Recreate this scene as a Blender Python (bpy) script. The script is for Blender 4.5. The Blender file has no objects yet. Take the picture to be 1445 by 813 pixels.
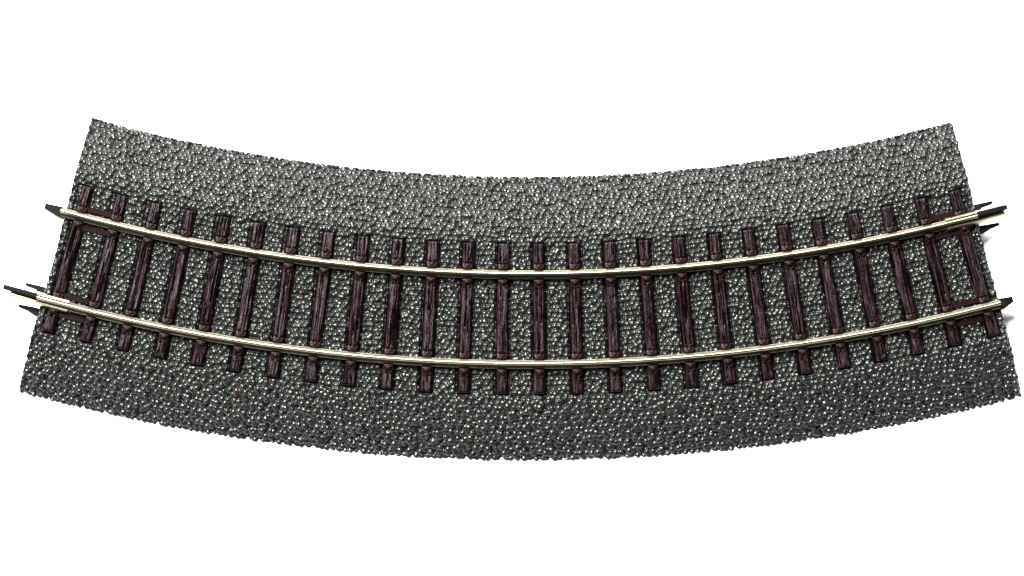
import bpy, bmesh, math, random
import numpy as np
from mathutils import Vector, Matrix

rng = np.random.default_rng(7)
random.seed(7)
MM = 0.001
scene = bpy.context.scene
C = scene.collection

# ------------------------------------------------------------------ layout (mm)
R0 = 358.0                      # centre line radius
HALF = math.radians(15.1)      # half of the 30 degree curve
V_IN, V_OUT = 29.1, -27.85       # bed edges (towards / away from the curve centre)
TOP_Z = 5.6                     # ballast level between the sleepers
SL_Z = 6.38                     # sleeper top
RAIL_V = 9.03
DR = -0.26                      # and the rails a little more
V0 = -0.28                      # the rails and sleepers sit this far off the bed's middle
RAIL_Z = SL_Z + 0.16
N_SL = 26
PITCH = math.radians(1.171)
SL_LEN = 30.2

def P(phi, v, z):
    r = R0 - v
    return (r * math.sin(phi), R0 - r * math.cos(phi), z)

# ------------------------------------------------------------------ node helpers
def new_mat(name):
    m = bpy.data.materials.new(name); m.use_nodes = True
    nt = m.node_tree
    return m, nt, nt.nodes['Principled BSDF']

def node(nt, kind, **kw):
    n = nt.nodes.new(kind)
    for k, v in kw.items():
        if hasattr(n, k) and not k[0].isupper():
            setattr(n, k, v)
        else:
            n.inputs[k].default_value = v
    return n

def coords(nt, scale):
    tc = node(nt, 'ShaderNodeTexCoord')
    mp = node(nt, 'ShaderNodeMapping')
    mp.inputs['Scale'].default_value = scale
    nt.links.new(tc.outputs['Object'], mp.inputs['Vector'])
    return mp.outputs['Vector']

def ramp(nt, src, stops):
    r = node(nt, 'ShaderNodeValToRGB')
    e = r.color_ramp.elements
    while len(e) < len(stops): e.new(0.5)
    for el, (p, c) in zip(e, stops):
        el.position = p; el.color = (*c, 1)
    nt.links.new(src, r.inputs['Fac'])
    return r.outputs['Color']

def mat_ballast():
    m, nt, b = new_mat('ballast_plastic')
    vec = coords(nt, (1000, 1000, 1000))
    n1 = node(nt, 'ShaderNodeTexNoise', Scale=0.9, Detail=3.0)
    nt.links.new(vec, n1.inputs['Vector'])
    grey = ramp(nt, n1.outputs['Fac'], [(0.3, (0.0032, 0.0036, 0.0033)), (0.7, (0.0063, 0.0071, 0.0065))])
    vo = node(nt, 'ShaderNodeTexVoronoi', Scale=0.62)
    nt.links.new(vec, vo.inputs['Vector'])
    sep = node(nt, 'ShaderNodeSeparateColor')
    nt.links.new(vo.outputs['Color'], sep.inputs['Color'])
    thr = node(nt, 'ShaderNodeMath', operation='GREATER_THAN'); thr.inputs[1].default_value = 0.998
    nt.links.new(sep.outputs['Red'], thr.inputs[0])
    near = node(nt, 'ShaderNodeMath', operation='LESS_THAN'); near.inputs[1].default_value = 0.42
    nt.links.new(vo.outputs['Distance'], near.inputs[0])
    mul = node(nt, 'ShaderNodeMath', operation='MULTIPLY')
    nt.links.new(thr.outputs[0], mul.inputs[0]); nt.links.new(near.outputs[0], mul.inputs[1])
    mix = node(nt, 'ShaderNodeMix', data_type='RGBA')
    mix.inputs['B'].default_value = (0.012, 0.0055, 0.0048, 1)
    nt.links.new(mul.outputs[0], mix.inputs['Factor']); nt.links.new(grey, mix.inputs['A'])
    nt.links.new(mix.outputs['Result'], b.inputs['Base Color'])
    n2 = node(nt, 'ShaderNodeTexNoise', Scale=2.2, Detail=2.0)
    nt.links.new(vec, n2.inputs['Vector'])
    rr = node(nt, 'ShaderNodeMapRange'); rr.inputs['To Min'].default_value = 0.20; rr.inputs['To Max'].default_value = 0.28
    nt.links.new(n2.outputs['Fac'], rr.inputs['Value']); nt.links.new(rr.outputs[0], b.inputs['Roughness'])
    b.inputs['Specular IOR Level'].default_value = 0.20
    b.inputs['Specular Tint'].default_value = (0.985, 1.0, 0.97, 1)
    bp = node(nt, 'ShaderNodeBump', Strength=0.12, Distance=0.00012)
    n3 = node(nt, 'ShaderNodeTexNoise', Scale=3.5, Detail=3.0)
    nt.links.new(vec, n3.inputs['Vector'])
    nt.links.new(n3.outputs['Fac'], bp.inputs['Height']); nt.links.new(bp.outputs['Normal'], b.inputs['Normal'])
    return m

def mat_sleeper():
    m, nt, b = new_mat('sleeper_plastic')
    tc = node(nt, 'ShaderNodeTexCoord'); oi = node(nt, 'ShaderNodeObjectInfo')
    add = node(nt, 'ShaderNodeVectorMath', operation='ADD')
    comb = node(nt, 'ShaderNodeMath', operation='MULTIPLY'); comb.inputs[1].default_value = 3.0
    nt.links.new(oi.outputs['Random'], comb.inputs[0])
    nt.links.new(tc.outputs['Object'], add.inputs[0]); nt.links.new(comb.outputs[0], add.inputs[1])
    mp = node(nt, 'ShaderNodeMapping'); mp.inputs['Scale'].default_value = (2600, 230, 1000)
    nt.links.new(add.outputs[0], mp.inputs['Vector'])
    n1 = node(nt, 'ShaderNodeTexNoise', Scale=1.0, Detail=4.0, Roughness=0.6)
    nt.links.new(mp.outputs['Vector'], n1.inputs['Vector'])
    col = ramp(nt, n1.outputs['Fac'], [(0.45, (0.0008, 0.0001, 0.0002)), (0.57, (0.0036, 0.0008, 0.0011)), (0.75, (0.032, 0.018, 0.025))])
    nt.links.new(col, b.inputs['Base Color'])
    b.inputs['Roughness'].default_value = 0.24
    b.inputs['Specular IOR Level'].default_value = 0.085
    b.inputs['Specular Tint'].default_value = (1.0, 0.90, 0.95, 1)
    bp = node(nt, 'ShaderNodeBump', Strength=0.42, Distance=0.0004)
    nt.links.new(n1.outputs['Fac'], bp.inputs['Height']); nt.links.new(bp.outputs['Normal'], b.inputs['Normal'])
    return m

def mat_chair():
    m, nt, b = new_mat('chair_plastic')
    vec = coords(nt, (1000, 1000, 1000))
    n1 = node(nt, 'ShaderNodeTexNoise', Scale=1.6, Detail=3.0)
    nt.links.new(vec, n1.inputs['Vector'])
    col = ramp(nt, n1.outputs['Fac'], [(0.3, (0.0020, 0.0004, 0.0005)), (0.7, (0.0062, 0.0015, 0.0016))])
    nt.links.new(col, b.inputs['Base Color'])
    b.inputs['Roughness'].default_value = 0.4
    b.inputs['Specular IOR Level'].default_value = 0.06
    return m

def mat_tie():
    m, nt, b = new_mat('tie_bar_plastic')
    vec = coords(nt, (1000, 1000, 1000))
    n1 = node(nt, 'ShaderNodeTexNoise', Scale=1.6, Detail=3.0)
    nt.links.new(vec, n1.inputs['Vector'])
    col = ramp(nt, n1.outputs['Fac'], [(0.3, (0.0016, 0.0003, 0.0004)), (0.7, (0.0048, 0.0009, 0.0011))])
    nt.links.new(col, b.inputs['Base Color'])
    b.inputs['Roughness'].default_value = 0.55
    b.inputs['Specular IOR Level'].default_value = 0.02
    return m

M_TIE = mat_tie()

def mat_metal():
    m, nt, b = new_mat('nickel_silver')
    vec = coords(nt, (1000, 1000, 1000))
    n1 = node(nt, 'ShaderNodeTexNoise', Scale=0.5, Detail=5.0, Roughness=0.7)
    nt.links.new(vec, n1.inputs['Vector'])
    col = ramp(nt, n1.outputs['Fac'], [(0.3, (0.140, 0.124, 0.085)), (0.7, (0.225, 0.205, 0.152))])
    nt.links.new(col, b.inputs['Base Color'])
    b.inputs['Metallic'].default_value = 1.0
    rr = node(nt, 'ShaderNodeMapRange'); rr.inputs['To Min'].default_value = 0.24; rr.inputs['To Max'].default_value = 0.35
    nt.links.new(n1.outputs['Fac'], rr.inputs['Value']); nt.links.new(rr.outputs[0], b.inputs['Roughness'])
    bp = node(nt, 'ShaderNodeBump', Strength=0.15, Distance=0.0001)
    n2 = node(nt, 'ShaderNodeTexNoise', Scale=3.0, Detail=3.0)
    nt.links.new(vec, n2.inputs['Vector'])
    nt.links.new(n2.outputs['Fac'], bp.inputs['Height']); nt.links.new(bp.outputs['Normal'], b.inputs['Normal'])
    return m

def mat_black():
    m, nt, b = new_mat('black_plastic')
    vec = coords(nt, (1000, 1000, 1000))
    n1 = node(nt, 'ShaderNodeTexNoise', Scale=1.2, Detail=3.0)
    nt.links.new(vec, n1.inputs['Vector'])
    col = ramp(nt, n1.outputs['Fac'], [(0.3, (0.0005, 0.0005, 0.0006)), (0.8, (0.0012, 0.0012, 0.0014))])
    nt.links.new(col, b.inputs['Base Color'])
    b.inputs['Roughness'].default_value = 0.6
    b.inputs['Specular IOR Level'].default_value = 0.04
    return m

def mat_paper():
    m, nt, b = new_mat('white_paper')
    vec = coords(nt, (1, 1, 1))
    n1 = node(nt, 'ShaderNodeTexNoise', Scale=300.0, Detail=4.0)
    nt.links.new(vec, n1.inputs['Vector'])
    col = ramp(nt, n1.outputs['Fac'], [(0.3, (0.87, 0.87, 0.865)), (0.7, (0.90, 0.90, 0.895))])
    nt.links.new(col, b.inputs['Base Color'])
    b.inputs['Roughness'].default_value = 0.9
    b.inputs['Specular IOR Level'].default_value = 0.1
    return m

M_BAL, M_SL, M_CH, M_MET, M_BLK, M_PAP = (mat_ballast(), mat_sleeper(), mat_chair(), mat_metal(), mat_black(), mat_paper())

# ------------------------------------------------------------------ mesh helpers
def link(name, me, mat, parent=None):
    o = bpy.data.objects.new(name, me)
    me.materials.append(mat); C.objects.link(o)
    if parent: o.parent = parent
    return o

def mesh_np(name, verts, quads, smooth=True):
    me = bpy.data.meshes.new(name)
    verts = np.ascontiguousarray(verts, dtype=np.float32); quads = np.ascontiguousarray(quads, dtype=np.int32)
    me.vertices.add(len(verts)); me.vertices.foreach_set('co', (verts * MM).ravel())
    nq = len(quads)
    me.loops.add(nq * 4); me.loops.foreach_set('vertex_index', quads.ravel())
    me.polygons.add(nq)
    me.polygons.foreach_set('loop_start', np.arange(0, nq * 4, 4, dtype=np.int32))
    me.polygons.foreach_set('loop_total', np.full(nq, 4, dtype=np.int32))
    me.polygons.foreach_set('use_smooth', np.full(nq, smooth))
    me.update(); me.validate()
    return me

def from_bm(name, bm, mat, parent=None, smooth=False):
    bmesh.ops.recalc_face_normals(bm, faces=bm.faces)
    for f in bm.faces: f.smooth = smooth
    bmesh.ops.scale(bm, vec=(MM, MM, MM), verts=bm.verts)
    me = bpy.data.meshes.new(name); bm.to_mesh(me); bm.free()
    return link(name, me, mat, parent)

def loft(bm, rings, cap=True):
    """closed loops of points, one after another"""
    vs = [[bm.verts.new(p) for p in r] for r in rings]
    n = len(vs[0])
    for a, b in zip(vs, vs[1:]):
        for k in range(n):
            bm.faces.new((a[k], a[(k+1) % n], b[(k+1) % n], b[k]))
    if cap:
        bm.faces.new(vs[0][::-1]); bm.faces.new(vs[-1])

def box(bm, x0, x1, y0, y1, z0, z1, bev=0.0):
    r = bmesh.ops.create_cube(bm, size=1.0)
    for v in r['verts']:
        v.co = Vector(((x0 if v.co.x < 0 else x1), (y0 if v.co.y < 0 else y1), (z0 if v.co.z < 0 else z1)))
    if bev:
        es = list({e for v in r['verts'] for e in v.link_edges})
        bmesh.ops.bevel(bm, geom=es, offset=bev, segments=2, affect='EDGES', profile=0.5)

# ------------------------------------------------------------------ the thing
track = bpy.data.objects.new('track_section', None)
C.objects.link(track)
track.empty_display_size = 0.02
track.rotation_euler = (0, 0, math.radians(-0.26))
track['label'] = 'curved model railway track section with two rails on grey ballast bed, lying on white surface'
track['category'] = 'model track'

# ---- ballast bed: a moulded heightfield of about ten thousand stone bumps
STEP = 0.082
L = R0 * HALF
nu = int(2 * L / STEP) + 1
nv = int((V_IN - V_OUT) / STEP) + 1
us = np.linspace(-L, L, nu); vs = np.linspace(V_OUT, V_IN, nv)
du, dv = us[1] - us[0], vs[1] - vs[0]
H = np.zeros((nv, nu))
SP = 1.11
spots = []
rows = int((V_IN - V_OUT + 2) / (SP * 0.87)); cols = int((2 * L + 2) / SP)
for j in range(rows):
    for i in range(cols):
        cu = -L - 1 + (i + (0.5 if j % 2 else 0)) * SP + rng.normal(0, 0.18)
        cv = V_OUT - 1 + j * SP * 0.87 + rng.normal(0, 0.17)
        a = rng.uniform(0.63, 0.76)
        spots.append((cu, cv, a, a * rng.uniform(0.88, 1.1), rng.uniform(0.58, 0.86) * float(np.interp(cv, [-17.5, -15, 14.5, 19.5], [1.0, 0.86, 0.86, 0.76]))))
for _ in range(13000):                                     # grit in the gaps between the stones
    a = rng.uniform(0.22, 0.36)
    spots.append((rng.uniform(-L, L), rng.uniform(V_OUT, V_IN), a, a * rng.uniform(0.8, 1.1), rng.uniform(0.14, 0.28)))
for cu, cv, a, bb, h in spots:
    th = rng.uniform(0, math.pi)
    i0 = max(0, int((cu - 0.92 + L) / du)); i1 = min(nu, int((cu + 0.92 + L) / du) + 2)
    j0 = max(0, int((cv - 0.92 - V_OUT) / dv)); j1 = min(nv, int((cv + 0.92 - V_OUT) / dv) + 2)
    if i1 <= i0 or j1 <= j0: continue
    X = us[None, i0:i1] - cu; Y = vs[j0:j1, None] - cv
    xr = X * math.cos(th) + Y * math.sin(th); yr = -X * math.sin(th) + Y * math.cos(th)
    dome = h * np.clip(1 - (xr / a) ** 2 - (yr / bb) ** 2, 0, None) ** 0.55
    H[j0:j1, i0:i1] = np.maximum(H[j0:j1, i0:i1], dome)
# a light blur so the stones run into each other like a moulding
K = H.copy()
K[1:-1, 1:-1] = (6*H[1:-1, 1:-1] + H[:-2, 1:-1] + H[2:, 1:-1] + H[1:-1, :-2] + H[1:-1, 2:]) / 10
H = K
K = H.copy()
K[1:-1, 1:-1] = (4*H[1:-1, 1:-1] + H[:-2, 1:-1] + H[2:, 1:-1] + H[1:-1, :-2] + H[1:-1, 2:]) / 8
H = K - np.interp(vs, [14.5, 19.5], [0.36, 0.31])[:, None]
def shoulder(v):
    edge, end = 16.9, (V_IN if v > 0 else -V_OUT)
    a = abs(v)
    t = (a - edge) / (end - edge)
    lin = max(0.0, t)
    soft = 0.5 * (t + math.sqrt(t * t + 0.0015)) if t > -1 else 0
    soft = min(1.0, soft)
    rim = 1.7 if v > 0 else 0.25                            # inner rim raised, flattening its slope to reflect less light
    return TOP_Z - (TOP_Z - rim) * (0.82 * soft + 0.18 * soft * soft)
base = np.array([shoulder(v) for v in vs])
slope = np.gradient(base, vs)
nz = 1 / np.sqrt(1 + slope ** 2); nvv = -slope * nz
Z = base[:, None] + H * nz[:, None]
# a narrow moulded groove round every sleeper
q = (us / R0) / PITCH + (N_SL - 1) / 2
qi = np.clip(np.round(q), 0, N_SL - 1)
off = np.abs(q - qi)[None, :] * PITCH * (R0 - vs[:, None])
far = np.maximum(off - 1.5, np.abs(vs[:, None] - V0) - SL_LEN / 2 - 0.12)
Z = Z - 0.6 * np.clip(1 - np.clip(far, 0, None) / 0.26, 0, 1)
Vv = vs[:, None] + H * nvv[:, None]
Uu = np.repeat(us[None, :], nv, 0).copy()
# the cut edges are ragged: stones stick out past them
near = np.minimum(np.minimum(V_IN - vs, vs - V_OUT)[:, None], np.minimum(us + L, L - us)[None, :])
H = H * (0.6 + 0.4 * np.clip(near / 0.8, 0, 1))
fall_hi = np.clip(1 - (V_IN - vs) / 0.7, 0, 1)[:, None]; fall_lo = np.clip(1 - (vs - V_OUT) / 0.7, 0, 1)[:, None]
Vv = Vv + fall_hi * (H - 0.1) * 0.5 - fall_lo * (H - 0.1) * 0.5
fl = np.clip(1 - (us + L) / 0.6, 0, 1)[None, :]; fr = np.clip(1 - (L - us) / 0.6, 0, 1)[None, :]
Uu = Uu - fl * (H - 0.1) * 0.4 + fr * (H - 0.1) * 0.4
phi = Uu / R0 * (1 + 0.012 * np.clip(Vv / V_IN, 0, 1)); rr_ = R0 - Vv
top = np.stack([rr_ * np.sin(phi), R0 - rr_ * np.cos(phi), Z], -1).reshape(-1, 3)
idx = np.arange(nu * nv).reshape(nv, nu)
quads = np.stack([idx[:-1, :-1], idx[:-1, 1:], idx[1:, 1:], idx[1:, :-1]], -1).reshape(-1, 4)[:, ::-1]
rim = np.concatenate([idx[0, :], idx[1:, -1], idx[-1, -2::-1], idx[-2:0:-1, 0]])
top[:, 2] = np.maximum(top[:, 2], 0.02)
low = top[rim].copy(); low[:, 2] = 0.0
n0 = len(top); k = np.arange(len(rim)); k2 = np.roll(k, -1)
skirt = np.stack([rim[k], n0 + k, n0 + k2, rim[k2]], -1)
bed_me = mesh_np('ballast_bed', np.concatenate([top, low]), np.concatenate([quads, skirt]))
bed = link('ballast_bed', bed_me, M_BAL, track)
bmh = bmesh.new(); bmh.from_mesh(bed_me); bmesh.ops.recalc_face_normals(bmh, faces=bmh.faces)
bmh.to_mesh(bed_me); bmh.free()

# ---- sleepers
def sleeper_mesh(seed):
    g = np.random.default_rng(seed)
    n = 150; m = 15
    ys = np.linspace(-SL_LEN / 2, SL_LEN / 2, n)
    hw_t, hw_b, hz = 1.0, 1.42, 0.0
    xs_top = np.linspace(-hw_t + 0.27, hw_t - 0.27, m)
    # grain: long streaks, each column its own
    G = np.zeros((n, m))
    for c in range(m):
        x = np.cumsum(g.normal(0, 1, n)); x -= np.linspace(x[0], x[-1], n)
        kx = np.convolve(x, np.ones(9) / 9, 'same')
        G[:, c] = g.normal(0, 0.05) + kx / (np.abs(kx).max() + 1e-6) * 0.07
    for _ in range(g.integers(2, 6)):                      # deeper cracks
        c = g.integers(1, m - 1); a = g.integers(0, n - 30); b = a + g.integers(15, 50)
        G[a:b, c] -= g.uniform(0.08, 0.18)
    G = np.clip(G, -0.2, 0.08)
    rows_ = []
    wob = 0.04 * np.sin(ys * 0.5 + g.uniform(0, 6)) + g.normal(0, 0.012, n)
    for r in range(n):
        e = min(r, n - 1 - r)
        drop = 0.14 if e == 0 else 0.0
        ed_ = [(0.22, -0.02), (0.02, -0.10), (-0.04, -0.24)]
        pts = [(-hw_b, ys[r], -1.1)] + [(-hw_t + a_ + wob[r], ys[r], b_ - drop) for a_, b_ in ed_[::-1]]
        pts += [(x + wob[r] * 0.5, ys[r], G[r, c] - drop) for c, x in enumerate(xs_top)]
        pts += [(hw_t - a_ + wob[r], ys[r], b_ - drop) for a_, b_ in ed_] + [(hw_b, ys[r], -1.1)]
        rows_.append(pts)
    w = m + 8
    # sloping end walls
    first = [(x, y - 0.16, -1.1) for (x, y, z) in rows_[0]]; last = [(x, y + 0.16, -1.1) for (x, y, z) in rows_[-1]]
    rows_ = [first] + rows_ + [last]
    V = np.array(rows_).reshape(-1, 3); nn = len(rows_)
    ix = np.arange(nn * w).reshape(nn, w)
    q = np.stack([ix[:-1, :-1], ix[:-1, 1:], ix[1:, 1:], ix[1:, :-1]], -1).reshape(-1, 4)
    bottom = np.stack([ix[:-1, 0], ix[1:, 0], ix[1:, -1], ix[:-1, -1]], -1)
    me = mesh_np('sleeper', V, np.concatenate([q, bottom]))
    bm = bmesh.new(); bm.from_mesh(me)
    bmesh.ops.recalc_face_normals(bm, faces=bm.faces)
    for e in bm.edges:
        if len(e.link_faces) == 2 and e.calc_face_angle(0) > math.radians(62): e.smooth = False
    bm.to_mesh(me); bm.free()
    return me

def chair_mesh():
    bm = bmesh.new()
    box(bm, -1.0, 1.0, -2.1, 2.1, -0.1, 0.13, 0.05)
    for s in (-1, 1):
        box(bm, -0.95, 0.95, min(s*1.0, s*1.6), max(s*1.0, s*1.6), 0.1, 0.62, 0.14)
        lump = bmesh.ops.create_uvsphere(bm, u_segments=16, v_segments=10, radius=1.0)['verts']
        for v in lump: v.co = Vector((v.co.x * 0.72, s * 1.62 + v.co.y * 0.55, 0.3 + v.co.z * 0.45))
        for bx in (-0.52, 0.52):
            bolt = bmesh.ops.create_uvsphere(bm, u_segments=12, v_segments=8, radius=0.31)['verts']
            for v in bolt: v.co = Vector((v.co.x + bx, v.co.y + s * 2.45, 0.12 + v.co.z * 1.3))
    bmesh.ops.recalc_face_normals(bm, faces=bm.faces)
    for f in bm.faces: f.smooth = True
    for e in bm.edges:
        if len(e.link_faces) == 2 and e.calc_face_angle(0) > math.radians(50): e.smooth = False
    bmesh.ops.scale(bm, vec=(MM, MM, MM), verts=bm.verts)
    me = bpy.data.meshes.new('rail_chair'); bm.to_mesh(me); bm.free()
    me.materials.append(M_CH)
    return me

CHAIR = chair_mesh()
for i in range(N_SL):
    ph = (i - (N_SL - 1) / 2) * PITCH
    s = link('sleeper', sleeper_mesh(100 + i), M_SL, track)
    x, y, z = P(ph, V0, SL_Z + random.uniform(-0.05, 0.05))
    s.location = (x * MM, y * MM, z * MM)
    s.rotation_euler = (0, 0, ph + random.gauss(0, 0.003))
    for sg in (-1, 1):
        c = bpy.data.objects.new('rail_chair', CHAIR); C.objects.link(c); c.parent = s
        c.location = (0, (sg * RAIL_V + DR) * MM, 0)

# ---- plastic tie bars joining the two end sleepers beside each rail
def arc_bar(name, v0, v1, p0, p1, z0, z1, mat, n=8, parent=track):
    bm = bmesh.new()
    rings = []
    for k_ in range(n + 1):
        p = p0 + (p1 - p0) * k_ / n
        c = 0.08
        rings.append([P(p, v0, z0), P(p, v1, z0), P(p, v1, z1 - c), P(p, v1 - c, z1), P(p, v0 + c, z1), P(p, v0, z1 - c)])
    loft(bm, rings)
    return from_bm(name, bm, mat, parent)

e_out = (N_SL - 1) / 2 * PITCH; e_in = e_out - PITCH
half_sl = 1.15 / R0
for sg in (-1, 1):
    for rv in (-RAIL_V, RAIL_V):
        for off in (-1, 1):
            a, b = sorted((sg * (e_out - half_sl), sg * (e_in + half_sl)))
            v_a, v_b = sorted((V0 + DR + rv + off * 1.35, V0 + DR + rv + off * 2.5))
            arc_bar('tie_bar', v_a, v_b, a, b, 4.8, SL_Z - 0.34, M_TIE)

# ---- rails
HALF_PROF = [(0.86, 0.0), (0.86, 0.2), (0.77, 0.3), (0.26, 0.46), (0.20, 1.2), (0.33, 1.4), (0.40, 1.58), (0.385, 1.73), (0.33, 1.87), (0.19, 2.01)]
PROF = [(-a, b) for a, b in HALF_PROF] + [(0.0, 2.07)] + HALF_PROF[::-1]
def sweep(name, rv, p0, p1, prof, z, mat, parent, n=160, smooth_angle=40):
    bm = bmesh.new()
    loft(bm, [[P(p0 + (p1 - p0) * k_ / n, rv + q[0], z + q[1]) for q in prof] for k_ in range(n + 1)])
    bmesh.ops.recalc_face_normals(bm, faces=bm.faces)
    for e in bm.edges:
        if len(e.link_faces) == 2 and e.calc_face_angle(0) > math.radians(smooth_angle): e.smooth = False
    return from_bm(name, bm, mat, parent, smooth=True)

deg = math.radians
R_END = {1: (-deg(15.27), deg(15.12)), -1: (-deg(15.22), deg(15.08))}
rail_obj = {}
for sg in (1, -1):
    rail_obj[sg] = sweep('rail', V0 + DR + sg * RAIL_V, R_END[sg][0], R_END[sg][1], PROF, RAIL_Z, M_MET, track)

# ---- sheet metal joiner (open channel) at one end of each rail, black solid added for the shade inside its free half
JP = [(-1.3, -0.1), (-1.3, 0.55), (-0.98, 0.95), (-0.74, 0.98), (-0.74, 0.86), (-0.86, 0.82), (-1.14, 0.5), (-1.14, 0.02),
      (1.14, 0.02), (1.14, 0.5), (0.86, 0.82), (0.74, 0.86), (0.74, 0.98), (0.98, 0.95), (1.3, 0.55), (1.3, -0.1)]
def joiner(sg, side):
    end = R_END[sg][0 if side < 0 else 1]
    r = R0 - V0 - DR - sg * RAIL_V
    inner = end - side * 6.4 / r; outer = end + side * 5.6 / r
    # the flanges are nipped against the web, which opens them wider past the rail
    sweep('rail_joiner', V0 + DR + sg * RAIL_V, inner, outer, [(q[0] * 1.0, q[1]) for q in JP], RAIL_Z - 0.02, M_MET, rail_obj[sg], n=12)
    sweep('joiner_strip', V0 + DR + sg * RAIL_V, inner, end - side * 0.05 / r,
          [(0.52, 1.05), (0.52, 1.95), (0.80, 1.95), (0.80, 1.05)], RAIL_Z, M_MET, rail_obj[sg], n=8)
    bm = bmesh.new(); rings = []
    kx_ = 1.14 if side < 0 else 1.0
    for t, w, h in ((0.02, 0.56, 1.8), (3.4, 0.52, 1.7), (5.6, 0.46, 1.65), (6.1, 0.45, 1.6), (6.25, 0.40, 1.5)):
        p = end + side * t * kx_ / r
        rings.append([P(p, V0 + DR + sg * RAIL_V + a + 0.27, RAIL_Z + b) for a, b in ((-w, 0.06), (-w, h - 0.2), (-w * 0.6, h), (w * 0.6, h), (w, h - 0.2), (w, 0.06))])
    loft(bm, rings)
    from_bm('joiner_shade_fill', bm, M_BLK, rail_obj[sg])

joiner(-1, -1)
joiner(1, 1)

# ---- black coupling prongs and plugs of the bed
def prong(name, v, ang, side, secs):
    """secs: distance out from the bed edge (mm), v offset low, v offset high, z low, z high"""
    bm = bmesh.new(); rings = []
    r = R0 - v
    for t, a, b, z0, z1 in secs:
        p = ang + side * t / r
        c = min(0.12, (b - a) * 0.25)
        rings.append([P(p, v + a, z0), P(p, v + a, z1 - c), P(p, v + a + c, z1), P(p, v + b - c, z1), P(p, v + b, z1 - c), P(p, v + b, z0)])
    loft(bm, rings)
    return from_bm(name, bm, M_BLK, track)

def prong_pair(sg, side):
    v = V0 + DR + sg * RAIL_V
    prong('coupling_prong', v + 2.25, side * HALF, side,
          [(-0.6, -0.62, 0.55, 3.0, 4.6), (1.7, -0.6, 0.53, 3.0, 4.6), (2.0, -0.32, 0.52, 3.1, 4.5), (3.9, -0.22, 0.48, 3.3, 4.3), (4.3, -0.02, 0.44, 3.4, 4.1)])
    prong('coupling_prong', v - 2.35, side * HALF, side,
          [(-0.6, -0.85, 0.68, 3.0, 4.6), (0.8, -0.8, 0.7, 3.0, 4.6), (2.4, -0.3, 0.6, 3.1, 4.5), (4.2, -0.1, 0.48, 3.3, 4.3), (4.4, -0.06, 0.44, 3.4, 4.1)])
prong_pair(-1, -1)
prong_pair(1, 1)

def plug(sg, side):
    k_ = 1.25 if side < 0 else 1.0
    v = V0 + DR + sg * RAIL_V
    end = R_END[sg][0 if side < 0 else 1]
    prong('coupling_plug', v, end, side,
          [(-1.2, -0.9, 0.9, 3.4, 5.85), (0.02, -1.05, 1.0, 3.4, 6.9), (1.0, -0.9, 0.95, 3.5, 6.9), (2.5 * k_, -0.3, 0.85, 3.7, 6.6), (2.85 * k_, -0.2, 0.78, 3.9, 6.3)])
plug(1, -1)
plug(-1, 1)

# ------------------------------------------------------------------ surface
bm = bmesh.new()
bmesh.ops.create_grid(bm, x_segments=2, y_segments=2, size=900)
paper = from_bm('white_surface', bm, M_PAP)
paper['kind'] = 'structure'

# ------------------------------------------------------------------ light
w = bpy.data.worlds.new('World'); scene.world = w; w.use_nodes = True
bg = w.node_tree.nodes['Background']
wt = w.node_tree
# added world light: bright low ring clears paper shadows, dark overhead keeps gaps black
tc = node(wt, 'ShaderNodeTexCoord'); sx = node(wt, 'ShaderNodeSeparateXYZ')
wt.links.new(tc.outputs['Generated'], sx.inputs['Vector'])
wcol = ramp(wt, sx.outputs['Z'], [(0.20, (1, 1, 1)), (0.34, (0.02, 0.02, 0.02))])
wt.links.new(wcol, bg.inputs['Color'])
# the ring is shaped far brighter at left and back, dim towards the camera
fb = node(wt, 'ShaderNodeMapRange'); fb.inputs['From Min'].default_value = -0.6; fb.inputs['From Max'].default_value = 0.6
fb.inputs['To Min'].default_value = 0.7; fb.inputs['To Max'].default_value = 8.5
dirn = node(wt, 'ShaderNodeVectorMath', operation='DOT_PRODUCT'); dirn.inputs[1].default_value = (-0.75, 0.66, 0)
wt.links.new(tc.outputs['Generated'], dirn.inputs[0])
wt.links.new(dirn.outputs['Value'], fb.inputs['Value']); wt.links.new(fb.outputs[0], bg.inputs['Strength'])

def lamp(name, d, dist, size, power, color=(1, 0.98, 0.95)):
    l = bpy.data.lights.new(name, 'AREA'); l.shape = 'DISK'; l.size = size; l.energy = power; l.color = color
    o = bpy.data.objects.new(name, l); C.objects.link(o)
    dd = Vector(d).normalized()
    o.location = dd * dist
    o.rotation_euler = (-dd).to_track_quat('-Z', 'Y').to_euler()
    return o
lamp('key_lamp', (-0.30, 0.50, 1.0), 0.9, 0.52, 52)

# ------------------------------------------------------------------ camera
PXMM = 7.064
TILT = math.radians(8.0)
tgt = Vector(((722.5 - 735) / PXMM, (447.5 - 406.5) / (PXMM * math.cos(TILT)), SL_Z)) * MM
D = 1.1
cam = bpy.data.cameras.new('camera'); co = bpy.data.objects.new('camera', cam); C.objects.link(co)
co.location = tgt + Vector((0, -math.sin(TILT), math.cos(TILT))) * D
co.rotation_euler = (TILT, 0, 0)
cam.sensor_width = 36.0
cam.lens = 36.0 * D / (1445 / PXMM * MM)
cam.clip_start = 0.05; cam.clip_end = 20
scene.camera = co
scene.view_settings.view_transform = 'Standard'
scene.view_settings.look = 'None'
scene.view_settings.exposure = 0.58
scene.view_settings.gamma = 1
